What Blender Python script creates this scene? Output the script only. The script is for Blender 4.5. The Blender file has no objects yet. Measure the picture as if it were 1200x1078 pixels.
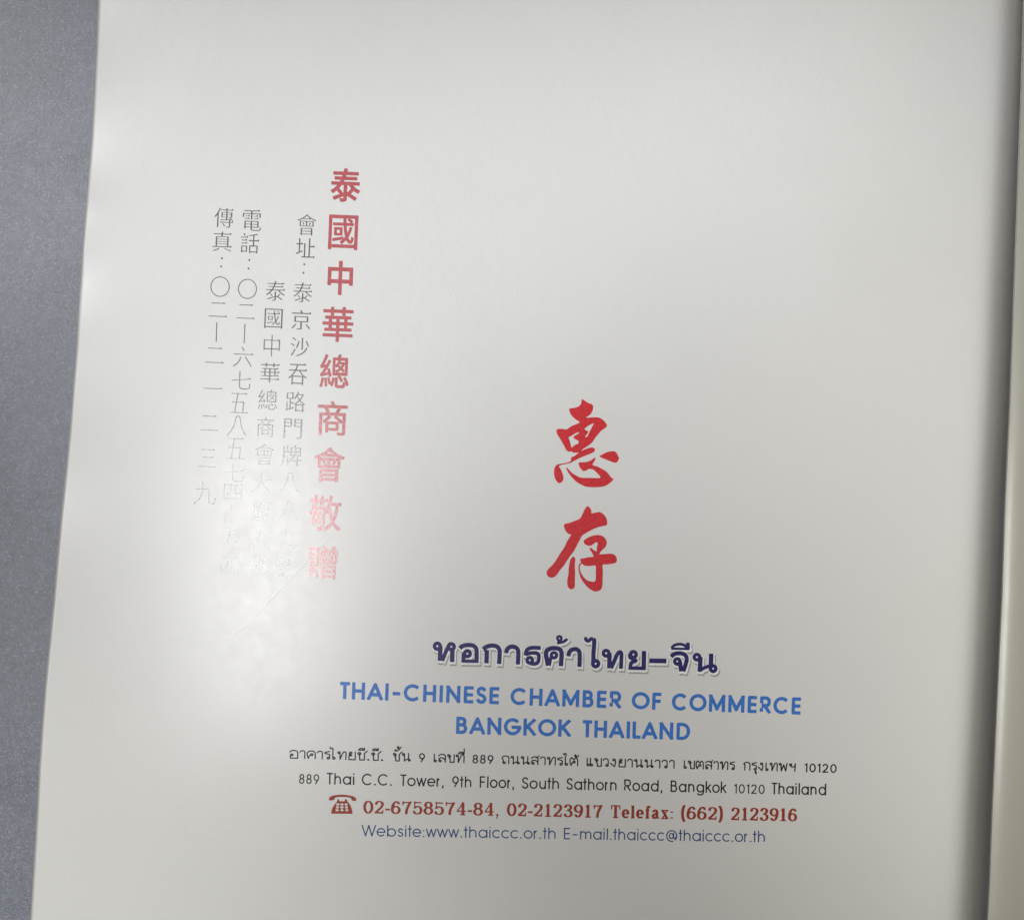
import bpy, math, random
import numpy as np
from mathutils import Vector, Matrix, noise

random.seed(4)
S = bpy.context.scene
C = S.collection

# ------------------------------------------------------------------ camera
PX = 0.00019                       # size of one photo pixel on the page, metres
W, H = 1200.0, 1078.0
DIST = 0.36
TILT = math.radians(4.0)
cam_d = bpy.data.cameras.new('camera')
cam = bpy.data.objects.new('camera', cam_d); C.objects.link(cam)
cam_d.sensor_width = 36.0
cam_d.lens = 36.0 * DIST / (W * PX)
cam_d.clip_start = 0.01; cam_d.clip_end = 50
CP = Vector((0.0, -DIST * math.sin(TILT), DIST * math.cos(TILT)))
cam.location = CP
cam.rotation_euler = (TILT, 0, 0)
S.camera = cam
F = DIST / PX
ct, st = math.cos(TILT), math.sin(TILT)

def at(px, py, z):
    """the point at height z that the photo shows at pixel px, py (arrays allowed)"""
    dx = (np.asarray(px, float) - W / 2) / F
    dy = -(np.asarray(py, float) - H / 2) / F
    X = dx; Y = dy * ct + st; Z = dy * st - ct
    t = (np.asarray(z, float) - CP.z) / Z
    return np.stack([CP.x + t * X, CP.y + t * Y, np.asarray(z, float) + 0 * t], -1)

# ------------------------------------------------------------------ world, lamps, exposure
world = bpy.data.worlds.new('World'); S.world = world; world.use_nodes = True
bg = world.node_tree.nodes['Background']
bg.inputs[0].default_value = (1.0, 0.89, 0.75, 1); bg.inputs[1].default_value = 0.115

def aim(o, loc, target):
    C.objects.link(o); o.location = loc
    o.rotation_euler = (Vector(target) - Vector(loc)).to_track_quat('-Z', 'Y').to_euler()
    return o
def area(name, loc, target, size, power, color, size_y=None):
    l = bpy.data.lights.new(name, 'AREA'); l.energy = power; l.color = color
    l.shape = 'RECTANGLE'; l.size = size; l.size_y = size_y or size
    return aim(bpy.data.objects.new(name, l), loc, target)
def spot(name, loc, target, angle, blend, power, color, radius=0.05):
    l = bpy.data.lights.new(name, 'SPOT'); l.energy = power; l.color = color
    l.spot_size = math.radians(angle); l.spot_blend = blend; l.shadow_soft_size = radius
    return aim(bpy.data.objects.new(name, l), loc, target)
# added fill spots at the left, no real lamps; cones imitate the photographer's shadow
spot('fill_spot_near', (-0.70, 0.10, 0.75), (-0.1359, -0.1793, 0), 16.0, 0.5, 21.8, (0.985, 1.0, 0.965), 0.06)
spot('fill_spot_low', (-0.60, -0.15, 0.65), (0.0932, -0.0749, 0), 20.6, 0.5, 2.5, (1.0, 0.93, 0.82), 0.06)
spot('fill_spot_back', (-0.42, 0.50, 0.62), (-0.1118, 0.0, 0), 16.0, 0.75, 11.9, (0.985, 1.0, 0.985), 0.06)
spot('fill_spot_mid', (-0.60, 0.0, 0.60), (0.0778, 0.0799, 0), 11.46, 1.0, 29.0, (0.98, 1.0, 0.975), 0.06)
spot('fill_spot_front', (-0.30, -0.52, 0.65), (0.004, 0.117, 0), 20.6, 0.75, 3.9, (0.95, 0.98, 1.0), 0.06)
spot('fill_spot_far', (-0.60, 0.0, 0.60), (0.284, -0.0634, 0), 16.0, 0.5, 52.5, (1.0, 0.985, 0.925), 0.06)
spot('fill_spot_back_left', (-0.55, 0.30, 0.60), (-0.0417, 0.0644, 0), 16.0, 1.0, 13.2, (0.96, 0.97, 1.0), 0.06)
area('ceiling_light', (-0.277, -0.020, 1.2), (-0.055, -0.019, 0), 0.26, 1.95, (1.0, 1.0, 1.0), 0.12)
S.view_settings.view_transform = 'Standard'; S.view_settings.look = 'None'
S.view_settings.exposure = 0; S.view_settings.gamma = 1
S.cycles.filter_width = 1.45
S.cycles.max_bounces = 8

# ------------------------------------------------------------------ helpers
def link(name, me, mat=None, parent=None):
    o = bpy.data.objects.new(name, me); C.objects.link(o)
    if mat: me.materials.append(mat)
    if parent: o.parent = parent
    return o

def mesh(name, V, Fc, smooth=False):
    me = bpy.data.meshes.new(name)
    me.from_pydata([tuple(v) for v in V], [], Fc)
    if smooth: me.polygons.foreach_set('use_smooth', [True] * len(me.polygons))
    me.update(); return me

def mat(name, base, rough=0.5, spec=0.5, coat=0.0, coat_rough=0.2):
    m = bpy.data.materials.new(name); m.use_nodes = True
    b = m.node_tree.nodes['Principled BSDF']
    b.inputs['Base Color'].default_value = (*base, 1)
    b.inputs['Roughness'].default_value = rough
    b.inputs['Specular IOR Level'].default_value = spec
    b.inputs['Coat Weight'].default_value = coat
    b.inputs['Coat Roughness'].default_value = coat_rough
    return m, m.node_tree, b

def node(nt, t, **kw):
    n = nt.nodes.new(t)
    for k, v in kw.items():
        if k.startswith('_'): setattr(n, k[1:], v)
        else: n.inputs[k.replace('9', ' ')].default_value = v
    return n

def coords(nt):
    return nt.nodes.new('ShaderNodeTexCoord').outputs['Object']

def noise_tex(nt, co, scale, detail=2.0, rough=0.5, dist=0.0):
    n = nt.nodes.new('ShaderNodeTexNoise')
    n.inputs['Scale'].default_value = scale; n.inputs['Detail'].default_value = detail
    n.inputs['Roughness'].default_value = rough; n.inputs['Distortion'].default_value = dist
    nt.links.new(co, n.inputs['Vector']); return n.outputs['Fac']

def math_n(nt, op, a, b=None, c=None):
    n = nt.nodes.new('ShaderNodeMath'); n.operation = op
    for i, v in enumerate((a, b, c)):
        if v is None: continue
        if isinstance(v, (int, float)): n.inputs[i].default_value = v
        else: nt.links.new(v, n.inputs[i])
    return n.outputs[0]

def ramp(nt, fac, stops):
    n = nt.nodes.new('ShaderNodeValToRGB')
    e = n.color_ramp.elements
    while len(e) < len(stops): e.new(0.5)
    for i, (p, c) in enumerate(stops): e[i].position = p; e[i].color = (*c, 1)
    nt.links.new(fac, n.inputs[0]); return n.outputs[0]

def bump(nt, h, dist, strength=1.0, normal=None):
    n = nt.nodes.new('ShaderNodeBump'); n.inputs['Strength'].default_value = strength
    n.inputs['Distance'].default_value = dist
    nt.links.new(h, n.inputs['Height'])
    if normal is not None: nt.links.new(normal, n.inputs['Normal'])
    return n.outputs[0]

# ------------------------------------------------------------------ materials
def seg_mask(nt, co, a, b, width):
    """1 on the thin line from photo pixel a to b, fading to 0 at `width` metres"""
    A = at(*a, 0); B = at(*b, 0); d = (B - A)[:2]; L = float(np.hypot(*d)); d = d / L
    sx = nt.nodes.new('ShaderNodeSeparateXYZ'); nt.links.new(co, sx.inputs[0])
    x = math_n(nt, 'SUBTRACT', sx.outputs[0], float(A[0])); y = math_n(nt, 'SUBTRACT', sx.outputs[1], float(A[1]))
    al = math_n(nt, 'ADD', math_n(nt, 'MULTIPLY', x, float(d[0])), math_n(nt, 'MULTIPLY', y, float(d[1])))
    ac = math_n(nt, 'ABSOLUTE', math_n(nt, 'SUBTRACT', math_n(nt, 'MULTIPLY', y, float(d[0])), math_n(nt, 'MULTIPLY', x, float(d[1]))))
    m = nt.nodes.new('ShaderNodeMapRange'); m.interpolation_type = 'SMOOTHSTEP'
    m.inputs[1].default_value = width; m.inputs[2].default_value = 0
    nt.links.new(ac, m.inputs[0])
    e = math_n(nt, 'MULTIPLY', al, math_n(nt, 'SUBTRACT', L, al))
    e = nt_clamp(nt, math_n(nt, 'MULTIPLY', e, 6.0 / L / L))
    return math_n(nt, 'MULTIPLY', m.outputs[0], e)

def nt_clamp(nt, v):
    n = nt.nodes.new('ShaderNodeClamp'); nt.links.new(v, n.inputs[0]); return n.outputs[0]

def paper(name, tone, spec, scratches=False):
    m, nt, b = mat(name, tone, 0.42, spec, 0.95, 0.20)
    co = coords(nt)
    big = noise_tex(nt, co, 18, 3, 0.6)
    t2 = tuple(x * 0.965 for x in tone); t3 = (tone[0] * 0.99, tone[1], tone[2] * 1.02)
    nt.links.new(ramp(nt, big, [(0.25, t2), (0.5, tone), (0.8, t3)]), b.inputs['Base Color'])
    fine = noise_tex(nt, co, 2600, 3, 0.65)
    mid = noise_tex(nt, co, 420, 3, 0.6)
    nrm = bump(nt, fine, 0.00003, 0.75)
    nrm = bump(nt, mid, 0.00010, 0.6, nrm)
    if scratches:
        s = None
        for a, c, w, k in SCRATCH:
            q = math_n(nt, 'MULTIPLY', seg_mask(nt, co, a, c, w), k)
            s = q if s is None else math_n(nt, 'MAXIMUM', s, q)
        nrm = bump(nt, s, 0.00005, 1.0, nrm)
    nt.links.new(nrm, b.inputs['Normal'])
    # gloss differs a little from patch to patch
    rg = nt.nodes.new('ShaderNodeMapRange'); nt.links.new(noise_tex(nt, co, 55, 4, 0.6), rg.inputs[0])
    rg.inputs[3].default_value = 0.33; rg.inputs[4].default_value = 0.45
    nt.links.new(rg.outputs[0], b.inputs['Roughness'])
    cg = nt.nodes.new('ShaderNodeMapRange'); nt.links.new(noise_tex(nt, co, 420, 4, 0.65), cg.inputs[0])
    cg.inputs[1].default_value = 0.3; cg.inputs[2].default_value = 0.7
    cg.inputs[3].default_value = 0.188; cg.inputs[4].default_value = 0.235
    nt.links.new(cg.outputs[0], b.inputs['Coat Roughness'])
    return m

SCRATCH = [((393, 622), (300, 720), 0.00022, 1.0), ((310, 712), (254, 762), 0.0002, 0.7),
           ((264, 588), (258, 640), 0.0003, 0.6), ((256, 624), (276, 620), 0.00025, 0.5),
           ((190, 742), (246, 762), 0.0003, 0.5), ((528, 334), (536, 356), 0.0003, 0.2)]
PAPER = paper('coated_paper', (0.785, 0.785, 0.777), 0.62, True)
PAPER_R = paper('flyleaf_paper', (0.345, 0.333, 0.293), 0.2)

def ink(name, base, spec=0.35, rough=0.36, coat=0.9):
    m, nt, b = mat(name, base, rough, spec, coat, 0.16)
    b.inputs['Coat IOR'].default_value = 1.74
    co = coords(nt)
    f = noise_tex(nt, co, 1500, 2, 0.6)
    nt.links.new(ramp(nt, f, [(0.3, tuple(x * 0.86 for x in base)), (0.7, tuple(min(1, x * 1.12 + 0.012) for x in base))]), b.inputs['Base Color'])
    nt.links.new(bump(nt, noise_tex(nt, co, 2600, 3, 0.65), 0.00003, 0.5), b.inputs['Normal'])
    nt.links.new(bump(nt, noise_tex(nt, co, 1900, 2, 0.65), 0.00003, 0.4), b.inputs['Coat Normal'])
    return m

INK = {
 'call': ink('calligraphy_red_ink', (0.66, 0.024, 0.036), coat=0.2),
 'red': ink('column_red_ink', (0.53, 0.105, 0.12)),
 'grey': ink('thin_black_ink', (0.135, 0.135, 0.14)),
 'black': ink('address_black_ink', (0.016, 0.014, 0.013), coat=0.15),
 'navy': ink('navy_ink', (0.022, 0.018, 0.14), coat=0.15),
 'blue': ink('bright_blue_ink', (0.042, 0.20, 0.66), coat=0.15),
 'web': ink('pale_blue_ink', (0.03, 0.085, 0.25), coat=0.15),
 'brick': ink('brick_red_ink', (0.36, 0.040, 0.018), coat=0.15),
 'halo': ink('white_outline_ink', (0.90, 0.90, 0.92), 0.5, 0.4, 0.0),
 'drop': ink('grey_drop_shadow_ink', (0.40, 0.39, 0.375), 0.5, 0.4, 0.0),
}

def table_mat():
    m, nt, b = mat('speckled_grey_laminate', (0.2, 0.21, 0.25), 0.36, 0.8, 1.0, 0.46)
    co = coords(nt)
    patch = noise_tex(nt, co, 26, 5, 0.62, 0.4)
    grain = noise_tex(nt, co, 620, 5, 0.75, 1.2)
    speck = noise_tex(nt, co, 2600, 2, 0.6)
    streak = noise_tex(nt, co, 150, 6, 0.8, 3.0)
    f = math_n(nt, 'MULTIPLY', patch, 0.34)
    f = math_n(nt, 'ADD', f, math_n(nt, 'MULTIPLY', grain, 0.36))
    f = math_n(nt, 'ADD', f, math_n(nt, 'MULTIPLY', streak, 0.30))
    col = ramp(nt, f, [(0.34, (0.048, 0.054, 0.080)), (0.46, (0.092, 0.102, 0.144)), (0.54, (0.124, 0.138, 0.190)), (0.66, (0.215, 0.236, 0.310))])
    mx = nt.nodes.new('ShaderNodeMix'); mx.data_type = 'RGBA'
    nt.links.new(ramp(nt, speck, [(0.56, (0, 0, 0)), (0.80, (0.7, 0.7, 0.7))]), mx.inputs['Factor'])
    nt.links.new(col, mx.inputs['A']); mx.inputs['B'].default_value = (0.50, 0.53, 0.60, 1)
    nt.links.new(mx.outputs['Result'], b.inputs['Base Color'])
    n1 = bump(nt, noise_tex(nt, co, 1500, 3, 0.7, 0.2), 0.00009, 0.7)
    n1 = bump(nt, streak, 0.00014, 0.3, n1)
    nt.links.new(n1, b.inputs['Normal'])
    return m

# ------------------------------------------------------------------ shape of the page
EY = [-400, 0, 60, 130, 170, 200, 250, 290, 320, 360, 400, 440, 480, 500, 550, 600, 650, 700, 750, 800, 850, 900, 950, 1000, 1040, 1078, 1500]
EX = [136, 115, 112.5, 109, 106.5, 104, 99.5, 96.5, 95, 92, 89.8, 86.5, 83.5, 82, 77, 71.5, 67, 63, 58, 53, 49, 45.5, 43, 40, 37.5, 35, 8]
GY = [-400, 0, 60, 120, 300, 400, 480, 540, 600, 700, 760, 960, 1030, 1078, 1500]
GX = [1210, 1200.5, 1199, 1197, 1190.5, 1187, 1184, 1181, 1178.3, 1175, 1172, 1163, 1160.5, 1158, 1142]
def edge(y): return np.interp(y, EY, EX)
def crease(y): return np.interp(y, GY, GX)

def fold(u, py):
    """the sheet running down into the spine: a soft shoulder, then a steep straight fall"""
    return -1.12 * PX * 6.0 * np.logaddexp(0, (np.interp(py, [0, 300, 1078], [20.0, 25.0, 32.0]) - u) / 6.0)
def zpage(px, py):
    px = np.asarray(px, float); py = np.asarray(py, float)
    u = np.clip(crease(py) - px, 0, None); d = px - edge(py)
    z = fold(u, py)
    z = z - 0.0011 * np.clip(1 - u / 260, 0, 1) ** 2
    z = z - 0.0016 * np.clip(1 - d / 700, 0, 1) ** 2
    a = np.exp(-np.clip(d, 0, None) / 38.0)
    wv = 0.00060 * np.cos(2 * np.pi * (py - 52) / 180.0) * np.exp(-((py - 235) / 210.0) ** 2)
    wv = wv + 0.00012 * np.sin(py / 47.0 + 1) * np.exp(-((py - 560) / 200.0) ** 2) + 0.0002 * np.sin(py / 71.0)
    z = z + a * wv
    # slack, slightly rolling sheet
    z = z + 0.00012 * np.sin(px / 150.0 + py / 310.0) * np.sin(py / 190.0 - px / 420.0)
    return z

def page_pt(px, py, lift=0.0):
    z = zpage(px, py) + lift
    return at(px, py, z)

THICK = 0.00016
def leaf(name, x0, x1, zf, material, parent, ny=330, us=None, y0=-170, y1=1420, lift=0.0):
    us = np.asarray(us); vs = np.linspace(y0, y1, ny)
    U, Y = np.meshgrid(us, vs)
    Xp = x0(Y) + (x1(Y) - x0(Y)) * U
    top = at(Xp, Y, zf(Xp, Y) + lift).reshape(-1, 3)
    bot = top.copy(); bot[:, 2] -= THICK
    n, m = len(us), ny
    V = np.concatenate([top, bot]); Fc = []
    N = n * m
    for j in range(m - 1):
        for i in range(n - 1):
            a = j * n + i
            Fc.append((a + n, a + n + 1, a + 1, a)); Fc.append((a + N, a + 1 + N, a + n + 1 + N, a + n + N))
    def side(idx):
        for a, b_ in zip(idx[:-1], idx[1:]): Fc.append((a, b_, b_ + N, a + N))
    side([j * n for j in range(m)]); side([j * n + n - 1 for j in range(m)][::-1])
    side(list(range(n))[::-1]); side([(m - 1) * n + i for i in range(n)])
    me = mesh(name, V, Fc)
    sm = np.zeros(len(me.polygons), bool); sm[:2 * (n - 1) * (m - 1)] = True
    me.polygons.foreach_set('use_smooth', sm)
    return link(name, me, material, parent)

ZT = -0.0128                       # table height below the page
# ------------------------------------------------------------------ table
bm_v = [(-0.9, -0.75, ZT), (0.9, -0.75, ZT), (0.9, 0.75, ZT), (-0.9, 0.75, ZT)]
bm_v += [(x, y, ZT - 0.03) for x, y, _ in bm_v]
tb = link('tabletop', mesh('tabletop', bm_v, [(0, 1, 2, 3), (7, 6, 5, 4), (0, 4, 5, 1), (1, 5, 6, 2), (2, 6, 7, 3), (3, 7, 4, 0)]), table_mat())
tb['kind'] = 'structure'; tb['label'] = 'mottled blue grey laminate table surface under the book'

# ------------------------------------------------------------------ book
book = bpy.data.objects.new('open_book', None); C.objects.link(book)
book['label'] = 'open book on a grey table, white page printed in red, black and blue'
book['category'] = 'book'

near = 1 - np.array([0, 2, 4, 6, 8, 10, 12, 14, 16, 18, 20, 23, 26, 29, 32, 36, 40, 44, 48, 53, 58, 64, 72]) / 1090.0
usL = np.unique(np.concatenate([np.linspace(0, 0.14, 40), np.linspace(0.14, 0.93, 150), near]))
LP = leaf('page', edge, crease, zpage, PAPER, book, us=usL)
LP['label'] = 'white coated page carrying all the printing, wavy at its left edge'

# leaves under the top page, each a little inside the one above
def zunder(k):
    def f(px, py):
        d = px - edge(py); u = np.clip(crease(py) - px, 0, None)
        z = -0.0011 * np.clip(1 - u / 260, 0, 1) ** 2 - 0.0016 * np.clip(1 - d / 700, 0, 1) ** 2
        return np.maximum(z + fold(u, py) - 0.0014 - 0.0009 * k, ZT + 0.0019 + 0.0002 * (7 - k))
    return f
for k in range(7):
    e = lambda y, k=k: edge(y) + 7 + 1.4 * k + 1.5 * np.sin(y / 90 + k)
    leaf('page', e, lambda y: crease(y) - 1.0, zunder(k), PAPER, book, ny=60, us=np.linspace(0, 1, 60), y0=-165, y1=1412)

def box_strip(name, x0, x1, y0, y1, z0, z1, material):
    a = [at(x0[0], y0, z1), at(x1[0], y0, z1), at(x1[1], y1, z1), at(x0[1], y1, z1)]
    V = [tuple(p) for p in a] + [(p[0], p[1], z0) for p in a]
    return link(name, mesh(name, V, [(3, 2, 1, 0), (4, 5, 6, 7), (0, 1, 5, 4), (1, 2, 6, 5), (2, 3, 7, 6), (3, 0, 4, 7)]), material, book)

# right page: starts deep in the fold, rises slowly, rolls over towards its own outer edge
def zright(px, py):
    u = np.clip(px - crease(py), 0, None)
    return -0.0037 + 0.0016 * (1 - np.exp(-u / 26.0)) + 0.0010 * np.sin(np.clip(u / 1100, 0, 1) * math.pi)
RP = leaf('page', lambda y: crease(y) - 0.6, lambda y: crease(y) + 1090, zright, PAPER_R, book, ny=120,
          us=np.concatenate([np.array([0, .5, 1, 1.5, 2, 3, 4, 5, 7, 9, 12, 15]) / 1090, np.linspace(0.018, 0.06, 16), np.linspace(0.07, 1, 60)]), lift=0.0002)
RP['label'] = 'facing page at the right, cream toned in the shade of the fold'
cm, cnt, cb = mat('cream_cover_board', (0.52, 0.46, 0.36), 0.45)
cnt.links.new(bump(cnt, noise_tex(cnt, coords(cnt), 700, 3), 0.0001, 0.4), cb.inputs['Normal'])
box_strip('cover', (158, 42), (2240, 2215), -160, 1405, ZT + 0.0001, ZT + 0.0018, cm)
for k in range(3):
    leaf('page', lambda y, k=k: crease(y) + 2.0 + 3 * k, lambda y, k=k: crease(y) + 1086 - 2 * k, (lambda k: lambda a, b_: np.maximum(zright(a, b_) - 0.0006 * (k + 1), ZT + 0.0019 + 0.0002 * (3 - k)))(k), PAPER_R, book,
         ny=40, us=np.linspace(0, 1, 50), y0=-166, y1=1413)

# ------------------------------------------------------------------ lettering engine: strokes -> signed distance -> mesh
def arc(cx, cy, rx, ry, a0, a1, n=None):
    n = n or max(4, int(abs(a1 - a0) / 12))
    t = np.radians(np.linspace(a0, a1, n + 1))
    return [(cx + rx * math.cos(q), cy + ry * math.sin(q)) for q in t]

def spline(pts, n=6, closed=False):
    P = [tuple(p) for p in pts]
    if closed: Q = [P[-1]] + P + [P[0], P[1]]
    else: Q = [P[0]] + P + [P[-1]]
    out = []
    for i in range(1, len(Q) - 2):
        p0, p1, p2, p3 = (np.array(Q[j], float) for j in (i - 1, i, i + 1, i + 2))
        for k in range(n):
            t = k / n
            out.append(tuple(0.5 * ((2 * p1) + (-p0 + p2) * t + (2 * p0 - 5 * p1 + 4 * p2 - p3) * t * t + (-p0 + 3 * p1 - 3 * p2 + p3) * t ** 3)))
    if not closed: out.append(P[-1])
    return out

def sd_path(G, pts, r, cap):
    """signed distance of grid G (..., 2) to a thick path; r scalar or per point; cap: 'r' round, 's' square"""
    pts = np.asarray(pts, float); r = np.broadcast_to(np.asarray(r, float), (len(pts),))
    D = np.full(G.shape[:-1], 1e9)
    closed = np.hypot(*(pts[0] - pts[-1])) < 1e-6
    for i in range(len(pts) - 1):
        a, b_ = pts[i], pts[i + 1]; ab = b_ - a; L2 = ab @ ab
        if L2 < 1e-14: continue
        t = np.clip(((G - a) @ ab) / L2, 0, 1)
        q = G - (a + t[..., None] * ab)
        D = np.minimum(D, np.hypot(q[..., 0], q[..., 1]) - (r[i] + (r[i + 1] - r[i]) * t))
    if cap == 's' and not closed:
        for e0, e1, rr in ((pts[0], pts[1], r[0]), (pts[-1], pts[-2], r[-1])):
            dv = e0 - e1; dv = dv / np.hypot(*dv); nv = np.array([-dv[1], dv[0]])
            w = G - e0; al = w @ dv; ac = w @ nv
            box = np.maximum(np.abs(ac) - rr, np.maximum(al - rr, -al - rr))
            D = np.minimum(D, box)
    if cap == 'b' and not closed:
        for e0, e1, rr in ((pts[0], pts[1], r[0]), (pts[-1], pts[-2], r[-1])):
            dv = e0 - e1; dv = dv / np.hypot(*dv)
            w = G - e0; al = w @ dv
            m = (np.hypot(w[..., 0], w[..., 1]) < 1.5 * rr) & (al > -0.2 * rr)
            D = np.where(m, np.maximum(D, al), D)
    return D

def sd_poly(G, poly):
    P = np.asarray(poly, float); Q = np.roll(P, -1, 0)
    x, y = G[..., 0], G[..., 1]
    D = np.full(x.shape, 1e18); ins = np.zeros(x.shape, bool)
    for (ax, ay), (bx, by) in zip(P, Q):
        ex, ey = bx - ax, by - ay
        t = np.clip(((x - ax) * ex + (y - ay) * ey) / max(ex * ex + ey * ey, 1e-12), 0, 1)
        D = np.minimum(D, (x - ax - t * ex) ** 2 + (y - ay - t * ey) ** 2)
        c = (ay > y) != (by > y)
        if c.any():
            xi = ax + (y - ay) * ex / (ey if ey != 0 else 1e-12)
            ins ^= c & (x < xi)
    return np.where(ins, -1, 1) * np.sqrt(D)

def contour(D, xs, ys, level=0.0, V=None, Fc=None):
    """area where D < level, as polygons in the xs, ys grid"""
    V = [] if V is None else V; Fc = [] if Fc is None else Fc
    D = D - level; I = D < 0
    full = I[:-1, :-1] & I[1:, :-1] & I[:-1, 1:] & I[1:, 1:]
    anyc = (I[:-1, :-1] | I[1:, :-1] | I[:-1, 1:] | I[1:, 1:]) & ~full
    def poly(pp):
        k = len(V); V.extend(pp); Fc.append(tuple(range(k, k + len(pp))))
    for j in range(full.shape[0]):
        row = full[j]; i = 0; n = len(row)
        while i < n:
            if row[i]:
                k = i
                while k < n and row[k] and k - i < 6: k += 1
                poly([(xs[i], ys[j]), (xs[k], ys[j]), (xs[k], ys[j + 1]), (xs[i], ys[j + 1])]); i = k
            else: i += 1
    for j, i in zip(*np.nonzero(anyc)):
        c = [(xs[i], ys[j], D[j, i]), (xs[i + 1], ys[j], D[j, i + 1]), (xs[i + 1], ys[j + 1], D[j + 1, i + 1]), (xs[i], ys[j + 1], D[j + 1, i])]
        out = []
        for k in range(4):
            a, b_ = c[k], c[(k + 1) % 4]
            if a[2] < 0: out.append((a[0], a[1]))
            if (a[2] < 0) != (b_[2] < 0):
                t = a[2] / (a[2] - b_[2]); out.append((a[0] + t * (b_[0] - a[0]), a[1] + t * (b_[1] - a[1])))
        if len(out) >= 3: poly(out)
    return V, Fc

LIFT = 0.000025
def print_mesh(name, V, Fc, inkname, parent=None, label=None, lift=LIFT):
    """lay a flat print given in photo pixels on the page"""
    P = np.array(V)
    W3 = page_pt(P[:, 0], P[:, 1], lift)
    Fc = [f[::-1] for f in Fc] if _ccw(P, Fc) else Fc
    o = link(name, mesh(name, W3, Fc), INK[inkname], parent or LP)
    if label: o['label'] = label
    return o
def _ccw(P, Fc):
    s = 0
    for f in Fc[:40]:
        q = P[list(f)]; s += np.sum(q[:, 0] * np.roll(q[:, 1], -1) - np.roll(q[:, 0], -1) * q[:, 1])
    return s > 0      # y runs down in photo pixels

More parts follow.
